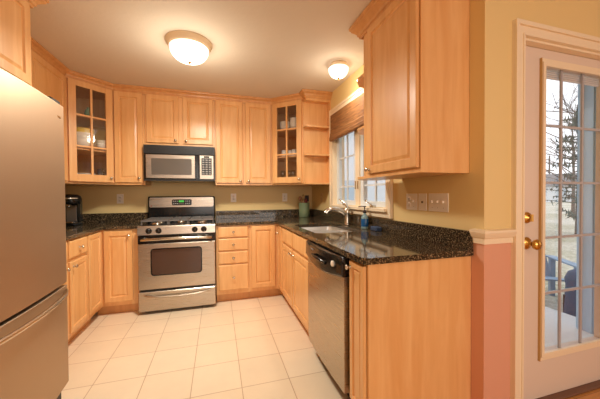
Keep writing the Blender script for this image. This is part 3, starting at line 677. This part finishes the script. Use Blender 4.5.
# crock with utensils
cx, cy = 1.945, -.17
ck = M(); ck.lathe([(.001, 0), (.068, 0), (.072, .006), (.074, .10), (.074, .185), (.077, .195), (.072, .198), (.066, .19), (.066, .02), (.001, .018)], c=(cx, cy, TC), seg=28)
ck.build('utensil_crock', SAGE, None, 'sage green ceramic crock full of utensils in the back right counter corner', 'utensil holder')
WOODSP = wood('utensil_wood', srgb(150, 96, 54), srgb(176, 120, 72)); DARKU = mat('dark_nylon', srgb(40, 30, 26), .4); REDU = mat('maroon_silicone', srgb(120, 40, 30), .5)
def utensil(name, dx, dy, lx, ly, hgt, m, head, label, cat):
    a = Vector((cx+dx, cy+dy, TC+.03)); b = Vector((cx+lx, cy+ly, TC+hgt)); u = M(); u.tube([a, a+(b-a)*.5, b], .0055, 8)
    if head == 'spoon': u.lathe([(.001, -.035), (.014, -.028), (.024, -.01), (.025, .01), (.016, .03), (.001, .036)], c=tuple(b), sy=.35, seg=14)
    elif head == 'flat': u.box(b.x-.028, b.x+.028, b.y-.003, b.y+.003, b.z-.03, b.z+.055, c=.002)
    elif head == 'whisk':
        for k in range(5):
            an = PI*k/5; u.tube([(b.x, b.y, b.z-.01)]+[(b.x+.026*math.sin(PI*q/8)*math.cos(an)*1.0, b.y+.026*math.sin(PI*q/8)*math.sin(an), b.z+.09*q/8) for q in range(1, 8)]+[(b.x, b.y, b.z+.09)], .0015, 5)
    elif head == 'ladle': u.lathe([(.001, -.018), (.018, -.012), (.026, .004), (.028, .018), (.026, .016), (.015, -.008), (.001, -.012)], c=(b.x, b.y, b.z), seg=16)
    u.build(name, m, None, label, cat)
utensil('wooden_spoon', .0, .0, -.062, -.012, .255, WOODSP, 'spoon', 'brown wooden spoon leaning left in the green crock', 'spoon')
utensil('spatula', .03, .02, .052, .03, .245, DARKU, 'flat', 'dark nylon spatula standing at the right of the green crock', 'spatula')
utensil('whisk', .0, .02, .0, .045, .225, NICKEL, 'whisk', 'metal wire whisk upright in the middle of the green crock', 'whisk')
utensil('serving_spoon', .02, -.01, .012, -.04, .215, REDU, 'spoon', 'maroon serving spoon at the front of the green crock', 'spoon')
# soap
sx, sy = 2.045, -1.655
so = thing('soap_dispenser', (sx, sy, TC), 'clear bottle of blue dish soap with a dark pump, beside the faucet', 'soap bottle')
TEAL = mat('teal_plastic', srgb(190, 226, 232), .1, trans=.6, ior=1.3); BLUE = mat('blue_soap', srgb(30, 88, 140), .15)
M().lathe([(.001, 0), (.034, 0), (.037, .006), (.037, .012), (.037, .095), (.034, .108), (.022, .124), (.014, .132), (.014, .142), (.001, .142)], c=(sx, sy, TC), seg=22, sx=.8).build('bottle', TEAL, so)
M().lathe([(.0375, .022), (.0382, .024), (.0382, .088), (.0375, .09)], c=(sx, sy, TC), seg=22, sx=.8).build('wrap_label', BLUE, so, label='blue wrap around the bottle')
pm = M(); pm.lathe([(.001, .142), (.017, .142), (.017, .160), (.010, .166), (.005, .168), (.005, .192), (.014, .194), (.014, .203), (.001, .204)], c=(sx, sy, TC), seg=16); pm.tube([(sx, sy, TC+.199), (sx-.02, sy+.015, TC+.2), (sx-.045, sy+.03, TC+.196)], .0045, 8)
pm.build('pump', mat('pump_brown', srgb(60, 40, 32), .35), so)
M().rbox(2.035, 2.09, -1.86, -1.765, TC, TC+.035, .006).build('sponge', mat('blue_sponge', srgb(52, 66, 92), .9), None, 'small dark blue sponge lying against the backsplash beside the soap bottle', 'sponge')
# coffee maker
kx, ky = -.700, -.34
km = thing('coffee_maker', (kx, ky, TC), 'black and silver single-cup coffee maker beside the refrigerator', 'coffee maker')
M().box(kx-.085, kx+.07, ky-.12, ky+.08, TC, TC+.032, c=.008).build('base', BLACK, km)
M().box(kx-.085, kx+.07, ky+.0, ky+.075, TC+.03, TC+.27, c=.012).build('tower', BLACK, km)
M().lathe([(.001, 0), (.086, 0), (.092, .02), (.092, .055), (.080, .085), (.055, .10), (.001, .106)], c=(kx, ky-.01, TC+.225), seg=24).build('brew_head', BLACK, km)
M().tube([(kx-.078+.156*i/10, ky-.01-.055-.055*math.sin(PI*i/10), TC+.285) for i in range(11)], .009, 8).build('handle', NICKEL, km)
M().box(kx-.045, kx+.045, ky-.013, ky-.0, TC+.04, TC+.215, c=.004).build('back_plate', mat('km_grey', srgb(120, 112, 106), .3, .6), km)
M().box(kx-.06, kx+.06, ky-.135, ky-.02, TC+.03, TC+.046, c=.004).build('drip_tray', CHROME, km)
M().lathe([(.001, 0), (.022, 0), (.018, -.03), (.001, -.03)], c=(kx, ky-.06, TC+.226), seg=14).build('spout', NICKEL, km)

# ================================================================= DISHES BEHIND THE GLASS
def dish(name, c, prof, m, label, cat, group=None): return M().lathe(prof, c=c, seg=24).build(name, m, None, label, cat, group)
def bowlp(r, h, t=.004): return [(.001, 0), (r*.45, 0), (r*.5, .004), (r*.85, h*.45), (r, h), (r-t, h), (r*.82-t, h*.5), (r*.4, .009), (.001, .008)]
def cupp(r, h, t=.003): return [(.001, 0), (r*.8, 0), (r*.95, h*.15), (r, h), (r-t, h), (r*.9-t, h*.2), (.001, .006)]
def platep(r): return [(.001, 0), (r*.55, 0), (r, .014), (r, .018), (r*.55, .005), (.001, .005)]
S0, S1, S2 = UB+.0205, 1.7185, 2.0535
b0 = Vector((-.60, -.40))
G1 = 'white plates stacked in the left glass cabinet'
for k in range(5): dish('dinner_plate', (-.56, -.40, S0+.0185*k), platep(.105), CERAM, 'white plate in the low stack on the bottom of the left glass cabinet', 'plate', G1)
for k in range(2): dish('drinking_glass', (-.43, -.33+.0-.09*k*0-(.0 if k == 0 else -.10), S0), cupp(.034, .15), DRINK, 'clear tall tumbler on the bottom of the left glass cabinet', 'glass', 'tumblers in the left glass cabinet')
# middle shelf: big mixing bowls and cups
for k in range(3): dish('mixing_bowl', (-.56, -.42, S1+.045*k), bowlp(.105, .115), (CERAM, CERAM, YCER)[k], ('white mixing bowl at the bottom of the stack, middle shelf of left glass cabinet', 'white mixing bowl between two others on the middle shelf of left glass cabinet', 'yellow mixing bowl topping the stack on the middle shelf')[k], 'bowl')
for k in range(3): dish('small_bowl', (-.415, -.285, S1+.03*k), bowlp(.062, .055), CERAM, 'white small bowl in the short stack, middle shelf of left glass cabinet', 'bowl', 'small white bowls in the left glass cabinet')
dish('green_vase', (-.50, -.42, S2), [(.001, 0), (.03, 0), (.04, .03), (.03, .07), (.015, .09), (.018, .10), (.001, .10)], mat('jade', srgb(110, 170, 140), .2), 'small green vase on the top shelf of the left glass cabinet', 'vase')
# right cabinet
Cr = lambda x, y: FH(x, y, 0)
for k in range(4): p = Cr(.14, .10); dish('serving_bowl', (p.x, p.y, S2+.018*k), bowlp(.070, .06), CERAM, 'white bowl in the left stack on the top shelf of the right glass cabinet', 'bowl', 'left stack of white bowls')
for k in range(4): p = Cr(.29, .10); dish('serving_bowl', (p.x, p.y, S2+.026*k), bowlp(.075, .065), CERAM, 'white bowl in the right stack on the top shelf of the right glass cabinet', 'bowl', 'right stack of white bowls')
for k, (x, y) in enumerate(((.12, .10), (.19, .15), (.27, .10), (.33, .14))): p = Cr(x, y); dish('coffee_mug', (p.x, p.y, S1), cupp(.032, .085), CERAM, 'white mug in the row on the middle shelf of the right glass cabinet', 'mug', 'white mugs in the right glass cabinet')
for k, (x, y) in enumerate(((.10, .10), (.17, .15), (.25, .10), (.32, .15))):
    p = Cr(x, y); dish('stemmed_glass', (p.x, p.y, S0), [(.001, 0), (.030, 0), (.030, .003), (.004, .008), (.004, .075), (.02, .09), (.034, .12), (.030, .17), (.028, .17), (.031, .12), (.001, .082)], DRINK, 'clear stemmed glass standing on the bottom of the right glass cabinet', 'glass', 'stemmed glasses in the right glass cabinet')

# ================================================================= OUTDOORS
def ground_mat():
    m = mat('pebbly_lawn', srgb(190, 186, 170), .9); nt = m.node_tree; v = coords(nt, (1, 1, 1)); f = noise(nt, v, 9, 6, .75); f2 = noise(nt, v, .25, 3)
    c = ramp(nt, f, [(.35, srgb(120, 112, 92)), (.5, srgb(186, 180, 160)), (.65, srgb(226, 222, 212))]); c2 = ramp(nt, f2, [(.4, srgb(150, 152, 120)), (.6, srgb(214, 212, 204))])
    nt.links.new(mix(nt, .4, c, c2), nt.nodes['Principled BSDF'].inputs['Base Color']); return m
M().prism([(2.3, -2.6), (120, -2.6-20), (200, 60), (120, 150), (-30, 150), (-30, 3), (2.3, 3)], -.5, -.30).build('ground_lawn', ground_mat(), kind='structure')
M().box(2.28, 4.5, -2.6, 1.5, -.30, -.12).build('patio_slab', paint('concrete', srgb(214, 214, 212), .8), kind='structure')
BSID = mat('blue_siding', srgb(172, 198, 220), .6)
sd = M(); sd.box(4.20, 6.6, -2.60, -2.02, -.3, 2.42)
for k in range(6): y = -2.035-.09*k; sd.box(4.185, 4.20, y-.012, y+.012, -.3, 2.42)
for k in range(10): x = 4.22+.09*k; sd.box(x-.012, x+.012, -2.02, -2.005, -.3, 2.42)
sd.build('wall_patio', BSID, kind='structure')
M().box(2.28, 6.8, -2.60, -1.86, 2.42, 2.56).build('trim_eave', mat('eave_paint', srgb(150, 164, 178), .6), kind='structure')
# adirondack chair
ax_, ay_ = 5.20, -.98
CH = mat('blue_grey_plastic', srgb(136, 162, 184), .5)
ac = thing('garden_chair', (ax_, ay_, -.30), 'blue-grey slatted garden chair standing outside on the lawn beyond the door', 'chair')
FC = Fr((ax_, ay_, -.30), (math.cos(-.55), math.sin(-.55)))
for s_ in (-1, 1):
    M().box(s_*.30-.03, s_*.30+.03, -.38, -.33, 0, .555, FC).build('leg', CH, ac); M().box(s_*.30-.03, s_*.30+.03, .16, .22, 0, .555, FC).build('leg', CH, ac)
    M().box(s_*.32-.06, s_*.32+.06, -.42, .30, .555, .58, FC, c=.006).build('armrest', CH, ac)
st = M()
for k in range(6): st.box(-.27, .27, -.36+.09*k, -.285+.09*k, .36-.018*k, .38-.018*k, FC)
st.build('seat', CH, ac)
bk = M()
for k in range(5):
    x = -.24+.12*k; hh = (.74, .81, .84, .81, .74)[k]
    bk.add([FC(x+dx, y, z) for dx in (-.052, .052) for y, z in ((.17, .28), (.20, .28), (.45, hh), (.42, hh))], [(0, 1, 2, 3), (7, 6, 5, 4), (0, 4, 5, 1), (1, 5, 6, 2), (2, 6, 7, 3), (3, 7, 4, 0)])
bk.build('backrest', CH, ac)
# covered grill
gx, gy = 4.95, -1.72
gr = thing('covered_grill', (gx, gy, -.30), 'barbecue grill under a dark blue cover beside the patio', 'grill')
CV = mat('cover_blue', srgb(58, 84, 112), .8)
rings_ = [(.21, .20, .03), (.20, .19, .25), (.19, .18, .42), (.20, .19, .50), (.18, .16, .58), (.09, .08, .63)]
vs = []; n = 20
for a, b, z in rings_:
    for k in range(n):
        an = 2*PI*k/n; e = .6; wv = 1+.03*math.sin(5*an)
        vs.append(Vector((gx+a*wv*math.copysign(abs(math.cos(an))**e, math.cos(an)), gy+b*wv*math.copysign(abs(math.sin(an))**e, math.sin(an)), -.30+z)))
fs = [(r*n+k, r*n+(k+1) % n, (r+1)*n+(k+1) % n, (r+1)*n+k) for r in range(len(rings_)-1) for k in range(n)]+[tuple(range((len(rings_)-1)*n, len(rings_)*n))]
M().add(vs, fs, True).build('cover', CV, gr)
for dx in (-.16, .16):
    for dy in (-.14, .14): M().cyl((gx+dx, gy+dy, -.30), .02, .3, seg=8).build('leg', BLACKM, gr)
# trees
BARK = mat('bark', srgb(92, 84, 80), .9); NEED = mat('needles', srgb(70, 96, 92), .9)
def bare_tree(x, y, h, seed, label):
    rnd = random.Random(seed); m = M()
    def br(p, d, L, r, depth):
        q = p+d*L*.5+Vector((rnd.uniform(-1, 1), rnd.uniform(-1, 1), rnd.uniform(-.5, 1)))*L*.05; e = p+d*L+Vector((rnd.uniform(-1, 1), rnd.uniform(-1, 1), rnd.uniform(-.3, .8)))*L*.1
        m.tube([p, q, e], [r, r*.8, r*.6], 5, cap=False)
        if depth == 0: return
        for k in range(3 if depth > 1 else 4):
            t = rnd.uniform(.35, 1); s = p+(e-p)*t; nd = (d+Vector((rnd.uniform(-1, 1), rnd.uniform(-1, 1), rnd.uniform(-.35, .7)))*.95).normalized()
            br(s, nd, L*rnd.uniform(.5, .75), r*.5, depth-1)
    p0 = Vector((x, y, -.30)); m.tube([p0, p0+Vector((.05, 0, h*.3))], [h*.014, h*.011], 8)
    for k in range(9):
        s = p0+Vector((.05, 0, h*(.22+.08*k*.6))); a = rnd.uniform(0, 2*PI); br(s, Vector((math.cos(a), math.sin(a), .65)).normalized(), h*.30, h*.005, 3)
    m.tube([p0+Vector((.05, 0, h*.3)), p0+Vector((0, .1, h*.9))], [h*.011, h*.002], 6)
    return m.build('bare_tree', BARK, None, label, 'tree')
bare_tree(17.0, 4.0, 7.5, 4, 'leafless tree reaching over the lawn, nearest beyond the glass door')
bare_tree(24, 9.0, 8, 9, 'leafless tree further back across the lawn')
def evergreen(x, y, h, seed, label):
    rnd = random.Random(seed); t = thing('evergreen_tree', (x, y, -.30), label, 'tree')
    M().tube([(x, y, -.3), (x+.1, y, h*.5), (x, y, h*.95)], [.06, .04, .015], 7).build('trunk', BARK, t)
    f = M()
    for i in range(80):
        z = h*(.14+.84*i/80); R = .3+.95*(1-i/80)*rnd.uniform(.5, 1.1); a = rnd.uniform(0, 2*PI)
        tip = Vector((x+R*math.cos(a), y+R*math.sin(a), z+R*.12-.3)); b = Vector((x, y, z-.3)); f.tube([b, tip], [.02, .006], 4, cap=False)
        for k in range(46):
            p = b+(tip-b)*rnd.uniform(.2, 1.05); d = Vector((rnd.gauss(0, 1), rnd.gauss(0, 1), rnd.gauss(0, .7))).normalized()*rnd.uniform(.08, .22)
            s2 = d.cross(Vector((0, 0, 1))).normalized()*.03
            f.add([p-s2, p+s2, p+d*1.2], [(0, 1, 2)])
    f.build('foliage', NEED, t)
evergreen(13.1, 2.85, 4.6, 3, 'sparse blue-green evergreen tree on the lawn seen through the glass door')
# utility pole
pl = thing('utility_pole', (72, 40, -.3), 'distant wooden utility pole with crossarm against the sky', 'pole')
M().tube([(72, 40, -.3), (72, 40, 9.6)], .15, 8).build('post', BARK, pl); M().box(70.2, 73.8, 39.9, 40.1, 7.95, 8.15).build('crossarm', BARK, pl); M().box(70.6, 73.4, 39.9, 40.1, 6.3, 6.5).build('crossarm', BARK, pl)
# houses
HW = mat('house_grey', srgb(216, 220, 224), .8); HR = mat('house_roof', srgb(120, 118, 120), .8); HP = mat('house_pane', srgb(176, 190, 202), .3)
def house(x, y, wx, wy, h, rot, label):
    t = thing('house', (x, y, -.3), label, 'house'); F = Fr((x, y, -.3), (math.cos(rot), math.sin(rot)))
    M().box(-wx/2, wx/2, -wy/2, wy/2, 0, h, F).build('walls', HW, t)
    vs = [F(a, b, c) for a in (-wx/2-.4, wx/2+.4) for b, c in ((-wy/2-.4, h-.1), (0, h+wy*.28), (wy/2+.4, h-.1))]
    M().add(vs, [(0, 1, 2), (5, 4, 3), (0, 3, 4, 1), (1, 4, 5, 2), (0, 2, 5, 3)]).build('roof', HR, t)
    k = 0
    while -wx/2+1.2+2.6*k < wx/2-1: a = -wx/2+1.2+2.6*k; M().box(a, a+1.1, -wy/2-.05, -wy/2, 1.1, 2.3, F).build('window', HP, t); k += 1
house(60, 33, 16, 8, 2.9, -.9, 'low pale grey house across the lawn to the left of the evergreen')
house(84, 22, 14, 8, 3.2, -1.2, 'low pale grey house behind the evergreen tree')
house(10.5, 12, 10, 7, 5.2, -.7, 'pale neighbouring house seen through the kitchen window')
